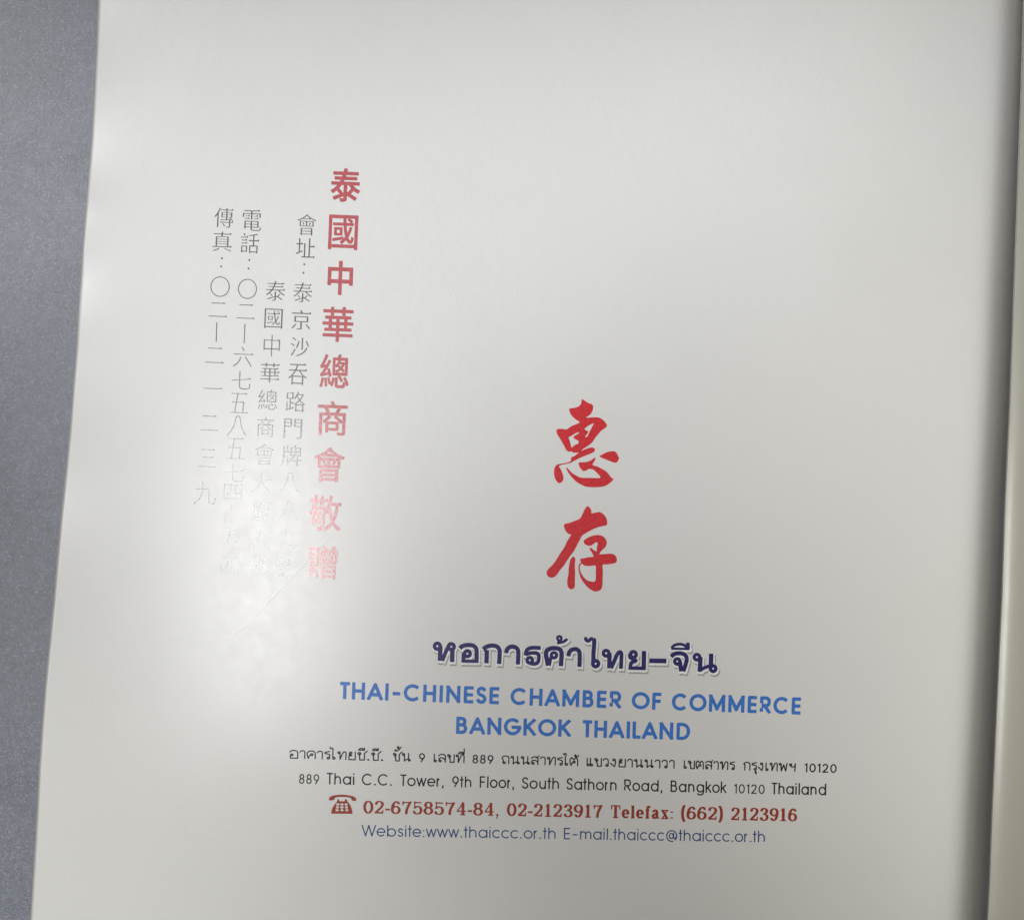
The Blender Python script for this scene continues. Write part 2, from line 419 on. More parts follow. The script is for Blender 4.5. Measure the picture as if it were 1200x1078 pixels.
# ---- geometric sans (cap height 1)
def sans(c, h):
    x = (0.74 - 2 * h) / (1 - 2 * h)
    S_ = lambda t: spline([(.96, .80 * t), (.80, .95 * t), (.5, 1.0 * t), (.17, .93 * t), (.05, .75 * t), (.18, .585 * t), (.5, .51 * t), (.84, .41 * t), (1, .24 * t), (.84, .06 * t), (.48, 0), (.14, .06 * t), (0, .22 * t)], 4)
    G = {
     'T': (.56, [[(0, 1), (1, 1)], [(.5, 1), (.5, 0)]]),
     'H': (.74, [[(0, 0), (0, 1)], [(1, 0), (1, 1)], [(0, .5), (1, .5)]]),
     'A': (.92, [[(0.02, 0), (.5, 1), (.98, 0)], [(.22, .27), (.78, .27)]]),
     'I': (2 * h, [[(0, 0), (0, 1)]]),
     'N': (.80, [[(0, 0), (0, 1)], [(0, 1), (1, 0)], [(1, 0), (1, 1)]]),
     'E': (.55, [[(1, 1), (0, 1), (0, 0), (1, 0)], [(0, .5), (.94, .5)]]),
     'F': (.52, [[(1, 1), (0, 1), (0, 0)], [(0, .5), (.9, .5)]]),
     'L': (.48, [[(0, 1), (0, 0), (1, 0)]]),
     'M': (.98, [[(0, 0), (0, 1)], [(0, 1), (.5, .12)], [(.5, .12), (1, 1)], [(1, 1), (1, 0)]]),
     'C': (.95, [arc(.54, .5, .54, .5, 42, 318)]),
     'G': (1.0, [arc(.5, .5, .5, .5, 42, 352), [(.55, .46), (1, .46)]]),
     'O': (1.04, [arc(.5, .5, .5, .5, 0, 360)]),
     'S': (.60, [S_(1)]),
     'D': (.80, [[(0, 0), (0, 1), (.4, 1)] + arc(.4, .5, .6, .5, 90, -90) + [(.4, 0), (0, 0)]]),
     'B': (.64, [[(0, 1), (.5, 1)] + arc(.5, .77, .38, .23, 90, -90) + [(0, .54)], [(0, .54), (.58, .54)] + arc(.58, .27, .42, .27, 90, -90) + [(0, 0)], [(0, 0), (0, 1)]]),
     'R': (.66, [[(0, 0), (0, 1), (.6, 1)] + arc(.6, .72, .4, .28, 90, -90) + [(0, .44)], [(.42, .44), (1, 0)]]),
     'K': (.72, [[(0, 0), (0, 1)], [(.95, 1), (.03, .40)], [(.30, .56), (1, 0)]]),
     'W': (1.22, [[(0, 1), (.26, 0)], [(.26, 0), (.5, 1)], [(.5, 1), (.74, 0)], [(.74, 0), (1, 1)]]),
     '-': (.44, [[(0, .40), (1, .40)]]),
     'o': (.75, [arc(.5, x / 2, .5, x / 2, 0, 360)]),
     'a': (.76, [arc(.5, x / 2, .5, x / 2, 0, 360), [(1, x), (1, 0)]]),
     'd': (.76, [arc(.5, x / 2, .5, x / 2, 0, 360), [(1, 1), (1, 0)]]),
     'b': (.76, [arc(.5, x / 2, .5, x / 2, 0, 360), [(0, 1), (0, 0)]]),
     'g': (.76, [arc(.5, x / 2, .5, x / 2, 0, 360), [(1, x), (1, 0)] + arc(.5, 0, .5, .30, 0, -150)]),
     'c': (.68, [arc(.56, x / 2, .56, x / 2, 42, 318)]),
     'e': (.74, [arc(.5, x / 2, .5, x / 2, 0, 322), [(0, x / 2), (1, x / 2)]]),
     'h': (.62, [[(0, 1), (0, 0)], arc(.5, x * .55, .5, x * .45, 180, 0) + [(1, 0)]]),
     'n': (.62, [[(0, x), (0, 0)], arc(.5, x * .55, .5, x * .45, 180, 0) + [(1, 0)]]),
     'm': (1.02, [[(0, x), (0, 0)], arc(.25, x * .6, .25, x * .4, 180, 0) + [(.5, 0)], arc(.75, x * .6, .25, x * .4, 180, 0) + [(1, 0)]]),
     'u': (.62, [[(0, x)] + arc(.5, x * .45, .5, x * .45, 180, 360) + [(1, x)], [(1, x), (1, 0)]]),
     'r': (.34, [[(0, x), (0, 0)], arc(1.0, x * .5, 1.0, x * .5, 175, 95)]),
     't': (.34, [[(.5, 1), (.5, 0)], [(0, x), (1, x)]]),
     'i': (2 * h, [[(0, x), (0, 0)], [(0, .99), (0, 1.0)]]),
     'l': (2 * h, [[(0, 1), (0, 0)]]),
     'k': (.56, [[(0, 1), (0, 0)], [(.92, x), (.04, x * .42)], [(.36, x * .62), (1, 0)]]),
     'w': (.90, [[(0, x), (.26, 0)], [(.26, 0), (.5, x)], [(.5, x), (.74, 0)], [(.74, 0), (1, x)]]),
     's': (.46, [S_(x)]),
     '.': (2.9 * h, [[(.1, 0.01), (.9, 0.01)]]),
     ',': (2.6 * h, [[(.6, 0.02), (0, -.16)]]),
     ':': (2.3 * h, [[(0, 0), (.01, 0)], [(0, x * .8), (.01, x * .8)]]),
     '0': (.62, [arc(.5, .5, .5, .5, 0, 360)]),
     '1': (.26, [[(0, .88), (1, 1)], [(1, 1), (1, 0)]]),
     '2': (.56, [spline([(0, .74), (.1, .9), (.45, 1), (.85, .9), (.95, .7), (.75, .45), (.35, .2), (0, 0)], 5), [(0, 0), (1, 0)]]),
     '8': (.60, [arc(.5, .755, .42, .245, 0, 360), arc(.5, .26, .5, .26, 0, 360)]),
     '9': (.62, [arc(.5, .68, .5, .32, 0, 360), [(.97, .55), (.38, 0)]]),
     '@': (1.0, [arc(.5, .42, .5, .52, -50, 290), arc(.47, .42, .2, .24, 0, 360), [(.69, .66), (.69, .22)], [(.69, .22), (.86, .20), (.98, .38)]]),
    }
    return G[c]
ROUND_SIDE = {'O': .05, 'C': .06, 'G': .05, 'o': .04, 'c': .04, 'e': .04, 'a': .06, 'A': .02, 'W': .01, 'w': .02, 'T': .03, 'S': .06, 's': .05, 'K': .07, 'k': .04, 't': .02, 'r': .05, 'L': .05}

# ---- bold roman with thick and thin strokes
def roman(c, h):
    E = lambda a, b_, c_, d: arc(a, b_, c_, d, 0, 360)
    x = .68
    six = [E(.5, .30, .5, .30), spline([(.90, .84), (.72, .99), (.42, .97), (.12, .74), (0, .40), (0, .3)], 4)]
    G = {
     '0': (.76, [E(.5, .5, .5, .5)]),
     '1': (.62, [[(.5, 1), (.5, 0)], ('t', [(.06, 0), (.94, 0)]), ('t', [(.5, .98), (.14, .86)])]),
     '2': (.76, [spline([(.08, .76), (.16, .93), (.45, 1), (.84, .92), (.93, .72), (.76, .50), (.40, .28), (.04, .06)], 4), [(.05, .05), (.80, .05)], ('t', [(.93, .0), (1, .22)]), ('t', [(.05, 0.02), (.95, .02)])]),
     '3': (.72, [spline([(.06, .80), (.2, .96), (.5, 1), (.86, .9), (.84, .66), (.45, .54)], 4), spline([(.45, .54), (.88, .44), (1, .24), (.8, .04), (.4, 0), (.1, .06), (.04, .2)], 4)]),
     '4': (.80, [[(.70, 1), (.70, 0)], ('t', [(.68, 1), (.0, .30)]), ('t', [(0, .28), (1, .28)]), ('t', [(.45, 0), (.95, 0)])]),
     '5': (.74, [[(.12, .96), (.86, .96)], ('t', [(.10, 1), (.08, .50)]), spline([(.08, .50), (.4, .63), (.84, .56), (1, .32), (.84, .06), (.44, 0), (.12, .05), (.02, .2)], 4)]),
     '6': (.74, six),
     '7': (.76, [[(.06, .95), (.92, .95)], ('t', [(.02, 1), (0, .76)]), spline([(1, 1), (.70, .62), (.50, .3), (.46, 0)], 4)]),
     '8': (.74, [E(.5, .765, .42, .235), E(.5, .265, .5, .265)]),
     '9': (.74, [[(1 - a, 1 - b_) for a, b_ in p] for p in six]),
     '-': (.36, [[(0, .34), (1, .34)]]),
     ',': (.24, [[(.3, .05), (.7, .04)], ('t', [(.9, .0), (.2, -.22)])]),
     ':': (.24, [[(.3, .05), (.7, .05)], [(.3, .55), (.7, .55)]]),
     'T': (.86, [[(.5, 1), (.5, 0)], ('t', [(0, 1), (1, 1)]), ('t', [(0, 1), (-.02, .74)]), ('t', [(1, 1), (1.02, .74)]), ('t', [(.25, 0), (.75, 0)])]),
     'e': (.62, [arc(.5, x / 2, .5, x / 2, 0, 310), ('t', [(.05, x / 2), (1, x / 2)])]),
     'l': (.40, [[(.5, 1), (.5, 0)], ('t', [(0, 0), (1, 0)]), ('t', [(.5, 1), (.05, 1)])]),
     'f': (.48, [spline([(1, .93), (.85, 1), (.62, .98), (.45, .8), (.42, .6), (.42, 0)], 4), ('t', [(0, x), (.85, x)]), ('t', [(0.05, 0), (.8, 0)])]),
     'a': (.66, [spline([(.1, .56), (.3, x), (.6, x), (.74, .5), (.74, .1), (.98, .02)], 4), spline([(.74, .42), (.3, .36), (.03, .18), (.2, 0), (.5, .02), (.74, .16)], 4)]),
     'x': (.70, [[(.10, x), (.88, 0)], ('t', [(.85, x), (.12, 0)]), ('t', [(0, x), (.4, x)]), ('t', [(.62, x), (1, x)]), ('t', [(0, 0), (.35, 0)]), ('t', [(.55, 0), (1, 0)])]),
     '(': (.36, [spline([(1, 1.12), (.35, .85), (.1, .45), (.35, .05), (1, -.22)], 5)]),
     ')': (.36, [spline([(0, 1.12), (.65, .85), (.9, .45), (.65, .05), (0, -.22)], 5)]),
    }
    return G[c]

def set_text(words, base, cap, h, style='sans', hy=None, cell=0.34, tilt=None):
    """words: (text, x0, x1[, capheight]) in photo pixels; base: (xa, ya, xb, yb) baseline"""
    V, Fc = [], []
    slope = (base[3] - base[1]) / (base[2] - base[0])
    for wd in words:
        txt, x0, x1 = wd[:3]; ch = wd[3] if len(wd) > 3 else cap
        hy_ = hy or h
        lay = []; X = 0.0
        for i, c in enumerate(txt):
            w, st_ = (sans if style == 'sans' else roman)(c, h)
            sb = ROUND_SIDE.get(c, .095) if style == 'sans' else .035
            if c in '.,:': sb = .10 if style == 'sans' else .05
            if c == '-': sb = .13 if style == 'sans' else .03
            if i: X += sb
            lay.append((X, w, st_, c)); X += w + sb
        X -= sb
        sx = (x1 - x0) / X                     # px per unit across
        k = sx / ch
        for gx, w, st_, c in lay:
            ox = x0 + gx * sx; oy = base[1] + (ox - base[0]) * slope
            wpx = w * sx; hp = h * ch; hyp = hy_ * ch
            asp = hp / hyp
            # local grid, y up from baseline
            lo, hi = -0.40 * ch, 1.22 * ch
            xs = np.arange(-1.5 - 0.2 * hp, wpx + 1.5 + 0.2 * hp, cell); ys = np.arange(lo, hi, cell)
            gx_, gy_ = np.meshgrid(xs, ys); G = np.stack([gx_, gy_ * asp], -1)
            D = np.full(gx_.shape, 1e9)
            for s in st_:
                thin = isinstance(s, tuple)
                pts = s[1] if thin else s
                P = [(hp + u * (wpx - 2 * hp), (hyp + v * (ch - 2 * hyp)) * asp) for u, v in pts]
                if thin:
                    P = [(a, b_ / asp) for a, b_ in P]
                    d = sd_path(np.stack([gx_, gy_], -1), P, hyp * 1.0, 's')
                else:
                    d = sd_path(G, P, hp, 's' if (style == 'sans' and len(pts) < 6) or c in '.:' else 'b' if style == 'sans' else ('s' if len(pts) == 2 else 'r'))
                D = np.minimum(D, d)
            if style == 'sans' and c in 'THANIEFLMKWwkxvRBD':
                top = ch if c not in 'w' else ch * .74
                D = np.maximum(D, np.maximum(-gy_, gy_ - top))
            if style == 'roman' and c == '-':
                D = np.maximum(np.abs(gy_ - .34 * ch) - .07 * ch, np.maximum(-gx_, gx_ - wpx))
            v, f = contour(D, xs, ys)
            n0 = len(V)
            cs, sn = math.cos(math.atan(slope)), math.sin(math.atan(slope))
            for a, b_ in v: V.append((ox + a * cs + b_ * sn * 1.0, oy + a * sn - b_ * cs))
            Fc += [tuple(q + n0 for q in p) for p in f]
    return V, Fc

# ---- glyphs of the built-in typeface (Chinese and small Thai)
_cache = {}
def glyph(ch, offset=0.0):
    key = (ch, offset)
    if key in _cache: return _cache[key]
    cu = bpy.data.curves.new('glyph', 'FONT'); cu.body = ch; cu.size = 1.0
    cu.dimensions = '2D'; cu.fill_mode = 'FRONT'; cu.offset = offset; cu.resolution_u = 6
    o = bpy.data.objects.new('glyph', cu)
    C.objects.link(o)
    dg = bpy.context.evaluated_depsgraph_get(); ev = o.evaluated_get(dg)
    me = ev.to_mesh()
    V = [(v.co.x, v.co.y) for v in me.vertices]; Fc = [tuple(p.vertices) for p in me.polygons]
    ev.to_mesh_clear()
    bpy.data.objects.remove(o); bpy.data.curves.remove(cu)
    _cache[key] = (np.array(V), Fc); return _cache[key]

def sd_segments(G, segs):
    """signed distance to an even-odd area bounded by segments (n, 4)"""
    x, y = G[..., 0], G[..., 1]
    D = np.full(x.shape, 1e18); ins = np.zeros(x.shape, bool)
    for ax, ay, bx, by in segs:
        ex, ey = bx - ax, by - ay; L2 = ex * ex + ey * ey
        if L2 < 1e-16: continue
        t = np.clip(((x - ax) * ex + (y - ay) * ey) / L2, 0, 1)
        D = np.minimum(D, (x - ax - t * ex) ** 2 + (y - ay - t * ey) ** 2)
        if ey != 0:
            c = (ay > y) != (by > y)
            ins ^= c & (x < ax + (y - ay) * ex / ey)
    return np.where(ins, -1, 1) * np.sqrt(D)

def outline(ch):
    P, Fc = glyph(ch)
    P = np.round(P, 5); key = [tuple(p) for p in P]; cnt = {}
    for f in Fc:
        for i in range(len(f)):
            a_, b_ = key[f[i]], key[f[(i + 1) % len(f)]]
            k = (a_, b_) if a_ < b_ else (b_, a_)
            cnt[k] = cnt.get(k, 0) + 1
    return np.array([[*k[0], *k[1]] for k, v in cnt.items() if v % 2 == 1])

def fit_glyph(ch, box, ang, level, V, Fc, cell=0.3, ming=False):
    """typeface glyph rotated by ang degrees, fitted to a pixel box x0, y0, x1, y1 and thickened (level > 0) or thinned"""
    sg = outline(ch).copy(); sg[:, 1::2] *= -1
    x0, x1 = sg[:, 0::2].min(), sg[:, 0::2].max(); y0, y1 = sg[:, 1::2].min(), sg[:, 1::2].max()
    a = math.radians(ang); bw, bh = box[2] - box[0] - 2 * level, box[3] - box[1] - 2 * level
    sx, sy = bw - bh * abs(math.sin(a)) * 0.8, bh - bw * abs(math.sin(a)) * 0.8
    sg[:, 0::2] = ((sg[:, 0::2] - x0) / (x1 - x0) - .5) * sx; sg[:, 1::2] = ((sg[:, 1::2] - y0) / (y1 - y0) - .5) * sy
    xs = np.arange(-sx / 2 - 2, sx / 2 + 2, cell); ys = np.arange(-sy / 2 - 2, sy / 2 + 2, cell)
    G = np.stack(np.meshgrid(xs, ys), -1)
    if ming:      # thin level strokes, fuller uprights, a small foot at the right end of level strokes
        q = sg.copy(); q[:, 1::2] *= .45
        D = sd_segments(G * (1, .45), q)
        for ax, ay, bx, by in sg:
            if abs(ax - bx) < .3 and .8 < abs(ay - by) < 2.6:
                x_, yt = max(ax, bx), min(ay, by); ym = (ay + by) / 2
                t = np.array([[x_ - .7, ym], [x_ - 2.0, ym], [x_ - 4.0, ym], [x_ + .6, ym]])
                ins = sd_segments(t[None], sg)[0] < 0
                if ins[:3].all() and not ins[3]:
                    D = np.minimum(D, sd_poly(G, [(x_ - 2.6, ym), (x_ - .9, yt - 1.0), (x_ + .2, ym + .3)]) + level)
    else:
        D = sd_segments(G, sg)
    v, f = contour(D, xs, ys, level)
    P = np.array(v) @ np.array([[math.cos(a), -math.sin(a)], [math.sin(a), math.cos(a)]]).T + ((box[0] + box[2]) / 2, (box[1] + box[3]) / 2)
    n0 = len(V); V += [tuple(p) for p in P]; Fc += [tuple(q + n0 for q in p) for p in f]

def strokes_mesh(strokes, V, Fc, cell=0.34, level=0.0, shift=(0, 0)):
    """strokes: (points, half width, cap) in photo pixels"""
    allp = np.concatenate([np.array(s[0], float) for s in strokes]); m = 3 + max(np.max(s[1]) for s in strokes)
    xs = np.arange(allp[:, 0].min() - m, allp[:, 0].max() + m, cell); ys = np.arange(allp[:, 1].min() - m, allp[:, 1].max() + m, cell)
    G = np.stack(np.meshgrid(xs, ys), -1); D = np.full(G.shape[:-1], 1e9)
    for p, r, cap in strokes: D = np.minimum(D, sd_path(G, p, r, cap))
    v, f = contour(D, xs + shift[0], ys + shift[1], level)
    n0 = len(V); V += v; Fc += [tuple(q + n0 for q in p) for p in f]
    return V, Fc

# ------------------------------------------------------------------ 1. the calligraphy
def calligraphy(polys, holes, ox, oy, label):
    k = 130 / 1078.0
    def cv(p): return [(ox + a * k, oy + b_ * k) for a, b_ in spline(p, 4, True)]
    pts = np.concatenate([np.array(cv(p)) for p in polys])
    xs = np.arange(pts[:, 0].min() - 2, pts[:, 0].max() + 2, 0.4); ys = np.arange(pts[:, 1].min() - 2, pts[:, 1].max() + 2, 0.4)
    G = np.stack(np.meshgrid(xs, ys), -1)
    D = np.full(G.shape[:-1], 1e9)
    for p in polys: D = np.minimum(D, sd_poly(G, cv(p)))
    for p in holes: D = np.maximum(D, -sd_poly(G, cv(p)))
    V, Fc = contour(D, xs, ys, 0.0)
    return print_mesh('calligraphy_character', V, Fc, 'call', label=label)
A1 = [(513,145),(545,165),(575,185),(605,195),(622,215),(618,255),(600,290),(575,312),(553,326),(600,325),(650,322),(690,330),(725,355),(750,385),(757,408),(735,430),(700,455),(670,490),(645,520),(620,560),(590,588),(555,612),(520,635),(500,660),(470,668),(430,666),(410,655),(385,657),(360,640),(345,610),(325,575),(300,530),(275,490),(265,455),(280,437),(320,435),(365,440),(410,410),(460,390),(490,370),(455,345),(420,315),(398,280),(390,250),(398,237),(440,232),(480,218),(503,195),(510,165)]
H1 = [(628,383),(600,393),(565,412),(540,438),(558,452),(575,460),(565,485),(545,513),(563,511),(580,480),(600,440),(618,405)]
H2 = [(487,468),(450,480),(410,505),(385,520),(395,555),(405,590),(415,618),(440,595),(475,580),(480,555),(460,542),(440,530),(432,512),(455,495),(475,485)]
B1 = [(410,712),(440,700),(480,670),(530,640),(580,622),(615,617),(638,630),(635,655),(600,675),(550,695),(490,720),(440,745),(405,765),(370,775),(320,785),(292,797),(300,815),(318,850),(332,895),(332,930),(315,955),(290,962),(268,945),(250,910),(242,870),(245,825),(258,795),(285,778),(340,770),(390,757),(406,742)]
C1 = [(362,808),(390,835),(420,865),(460,890),(500,908),(560,912),(620,912),(690,912),(680,885),(650,855),(620,830),(580,825),(560,838),(530,845),(505,825),(487,795),(483,765),(520,760),(560,757),(600,742),(628,722),(646,714),(640,740),(622,770),(620,788),(660,800),(710,825),(750,850),(780,885),(800,910),(820,922),(810,940),(780,965),(740,990),(690,1000),(620,1003),(560,998),(510,980),(460,950),(420,910),(395,880),(370,840)]
D1 = [(685,702),(720,680),(765,660),(820,652),(850,668),(865,700),(875,718),(862,750),(840,765),(800,755),(750,735),(710,718)]
calligraphy([A1, B1, C1, D1], [H1, H2], 620, 450, 'large red brush character hui')
E1 = [(568,108),(590,125),(605,150),(606,176),(640,172),(685,165),(720,185),(748,220),(760,265),(752,293),(710,303),(650,320),(590,348),(545,375),(515,395),(490,440),(465,490),(435,545),(400,590),(370,635),(335,690),(300,730),(270,775),(240,798),(215,803),(185,790),(172,765),(175,735),(200,705),(235,670),(270,620),(300,570),(340,510),(370,450),(400,400),(410,385),(385,378),(360,355),(345,325),(338,295),(350,280),(400,268),(450,248),(490,232),(515,195),(540,140)]
F1 = [(430,598),(448,620),(445,680),(447,750),(445,830),(445,880),(435,905),(410,915),(385,900),(372,870),(372,820),(382,770),(385,710),(395,650),(405,620)]
G1 = [(530,450),(545,430),(590,405),(640,390),(690,390),(730,410),(755,455),(745,500),(715,530),(690,560),(688,575),(740,572),(800,570),(835,585),(853,620),(845,655),(800,668),(755,675),(716,678),(717,740),(715,800),(712,880),(695,920),(650,937),(610,925),(570,895),(530,850),(500,800),(485,750),(480,700),(490,670),(505,655),(498,640),(500,620),(540,612),(590,602),(625,598),(615,565),(595,535),(588,515),(605,515),(630,535),(655,545),(658,510),(667,475),(655,458),(630,472),(600,492),(570,490),(540,475)]
K1 = [(515,668),(540,685),(590,690),(644,685),(648,740),(643,834),(600,838),(560,825),(525,790),(500,745),(492,710),(500,680)]
calligraphy([E1, F1, G1], [K1], 620, 580, 'large red brush character cun')

# ------------------------------------------------------------------ 2. the red column
RED = [('泰', 387, 197, 423, 237.4), ('國', 384.3, 251.6, 420, 293.4), ('中', 383.3, 305.4, 414.2, 346.4), ('華', 377.3, 359.2, 414.7, 401.4),
       ('總', 374.1, 414.4, 409.8, 455.3), ('商', 371, 469.3, 407.9, 510.8), ('會', 366.9, 523.3, 404.5, 565.5), ('敬', 361, 579.5, 401, 623), ('贈', 359.5, 638.6, 396, 679)]
for ch, *box in RED:
    V, Fc = [], []
    fit_glyph(ch, box, 2.3, 0.80 if ch in '泰中' else 0.50, V, Fc)
    print_mesh('red_character', V, Fc, 'red')

# ------------------------------------------------------------------ 3. the four thin black columns
def z1(a, b_): return 200 + a / 4.146, 180 + b_ / 4.146
def z2(a, b_): return 200 + a / 4.146, 430 + b_ / 4.146
SIMPLE = {   # drawn as thin strokes with a small foot at the right of each level stroke; box coordinates, y down
 '一': [('h', 0, .5, 1, .5)], '二': [('h', .13, .02, .88, .02), ('h', 0, 1, 1, 1)],
 '三': [('h', .12, 0, .92, 0), ('h', .2, .45, .85, .45), ('h', 0, 1, 1, 1)],
 '七': [('h', 0, .52, 1, .40), ('p', [(.42, 0), (.42, .8), (.46, .95), (.6, 1), (.82, 1), (.95, .94), (.95, .72)])],
 '八': [('p', [(.42, .03), (.36, .38), (.2, .75), (0, 1)]), ('p', [(.45, 0), (.62, .0), (.72, .45), (.85, .78), (1, .97)])],
 '九': [('p', [(.38, 0), (.38, .38), (.28, .72), (0, 1)]), ('h', .05, .34, .72, .30), ('p', [(.72, .30), (.70, .8), (.74, .97), (.9, .98), (.99, .9), (1, .72)])],
 '五': [('h', .06, 0, .92, 0), ('p', [(.42, 0), (.28, .98)]), ('h', .1, .45, .78, .45), ('p', [(.76, .45), (.72, .98)]), ('h', 0, 1, 1, 1)],
 '六': [('p', [(.42, 0), (.52, .16)]), ('h', 0, .36, 1, .36), ('p', [(.38, .52), (.25, .78), (.02, 1)]), ('p', [(.6, .5), (.78, .75), (.92, 1)])],
 '四': [('p', [(.04, 0), (.02, 1)]), ('h', .04, .02, .96, .02), ('p', [(.97, 0), (.95, 1)]), ('p', [(.38, .03), (.36, .45), (.18, .68)]), ('p', [(.62, .03), (.61, .5), (.68, .6), (.88, .58)]), ('p', [(.02, .93), (.95, .93)])],
 '大': [('h', 0, .34, 1, .34), ('p', [(.48, 0), (.46, .4), (.3, .72), (0, 1)]), ('p', [(.48, .36), (.65, .7), (1, 1)])],
 '中': [('p', [(.05, .22), (.05, .72)]), ('h', .05, .24, .95, .24), ('p', [(.95, .22), (.95, .72)]), ('p', [(.05, .66), (.95, .66)]), ('p', [(.5, 0), (.5, 1)])],
}
def simple(ch, box, ang, V, Fc, hw=0.52):
    x0, y0, x1, y1 = box; cx, cy = (x0 + x1) / 2, (y0 + y1) / 2; a = math.radians(ang)
    bw, bh = (x1 - x0) - (y1 - y0) * math.sin(a), (y1 - y0) - (x1 - x0) * math.sin(a)
    if ch in '一': bh = 0.01
    def tr(u, v):
        p, q = (u - .5) * bw, (v - .5) * bh
        return cx + p * math.cos(a) - q * math.sin(a), cy + p * math.sin(a) + q * math.cos(a)
    st_ = []
    for s in SIMPLE[ch]:
        if s[0] == 'h':
            p, q = tr(s[1], s[2]), tr(s[3], s[4])
            st_.append(([p, q], hw * .8, 'b'))
            st_.append(([(q[0] - 2.2, q[1] - .9), (q[0] - .5, q[1] - .1)], [hw * .5, hw * 1.25], 'r'))
        else:
            P = [tr(*p) for p in s[1]]
            st_.append((spline(P, 4) if len(P) > 2 else P, hw * 1.12, 'r'))
    strokes_mesh(st_, V, Fc, 0.3)

def column(items, label, ang=2.4):
    V, Fc = [], []
    for it in items:
        ch, f = it[0], it[1]
        if ch == ':':
            for q in it[2:]:
                x, y = f(*q); strokes_mesh([([(x, y), (x + .05, y)], 1.15, 'r')], V, Fc, 0.3)
        elif ch == '〇':
            x, y = f(*it[2]); r = it[3] / 4.146
            strokes_mesh([(arc(x, y, r * .97, r * 1.03, 0, 360, 40), .5, 'r')], V, Fc, 0.3)
        elif ch == '|':
            strokes_mesh([([f(*it[2]), f(*it[3])], .55, 'b')], V, Fc, 0.3)
        else:
            a, b_, c_, d = it[2:]
            p, q = f(a, b_), f(c_, d)
            (simple(ch, (*p, *q), ang, V, Fc) if ch in SIMPLE else fit_glyph(ch, (*p, *q), ang, -0.15, V, Fc, ming=True))
    return print_mesh('text_column', V, Fc, 'grey', label=label)

column([('會', z1, 612, 293, 710, 400), ('址', z1, 606, 410, 702, 508), (':', z1, (649, 539), (645, 580)), ('泰', z1, 594, 625, 690, 725), ('京', z1, 585, 758, 682, 858),
        ('沙', z1, 580, 892, 674, 988), ('吞', z2, 569, -16, 664, 90), ('路', z2, 556, 118, 656, 220), ('門', z2, 548, 250, 640, 350), ('牌', z2, 537, 378, 637, 482), ('八', z2, 528, 515, 626, 612),
        ('八', z2, 522, 650, 620, 742), ('九', z2, 518, 785, 612, 880), ('號', z2, 508, 918, 606, 1020)], 'thin black column of Chinese characters nearest the red column')
column([('泰', z1, 460, 618, 558, 718), ('國', z1, 454, 752, 545, 852), ('中', z1, 448, 882, 534, 985), ('華', z1, 434, 1015, 530, 1115), ('總', z2, 423, 108, 520, 210),
        ('商', z2, 416, 242, 504, 342), ('會', z2, 405, 370, 505, 478), ('大', z2, 392, 512, 490, 610), ('廈', z2, 390, 650, 486, 748), ('九', z2, 384, 785, 478, 880), ('樓', z2, 376, 918, 474, 1020)],
       'shorter thin black column of Chinese characters beginning lower than the others')
column([('電', z1, 348, 275, 442, 378), ('話', z1, 338, 385, 430, 487), (':', z1, (382, 518), (378, 559)), ('〇', z1, (373, 658), 45), ('二', z1, 320, 733, 410, 802), ('|', z1, (361, 828), (357, 922)),
        ('六', z1, 304, 940, 402, 1036), ('七', z2, 295, 22, 390, 108), ('五', z2, 286, 128, 378, 224), ('八', z2, 275, 240, 370, 335), ('五', z2, 268, 346, 362, 447), ('七', z2, 260, 466, 358, 556),
        ('四', z2, 255, 568, 348, 645), ('|', z2, (296, 670), (292, 765)), ('八', z2, 246, 795, 340, 885), ('四', z2, 240, 925, 332, 1005)], 'thin black column with the phone number in Chinese numerals')
column([('傳', z1, 211, 263, 306, 362), ('真', z1, 202, 378, 298, 478), (':', z1, (249, 509), (245, 549)), ('〇', z1, (240, 647), 46), ('二', z1, 184, 724, 276, 793), ('|', z1, (224, 820), (221, 915)),
        ('二', z1, 168, 943, 260, 1017), ('一', z2, 158, 95, 250, 115), ('二', z2, 142, 236, 232, 309), ('三', z2, 133, 400, 222, 486), ('九', z2, 113, 556, 218, 668)], 'outermost thin black column, with the fax number in Chinese numerals')

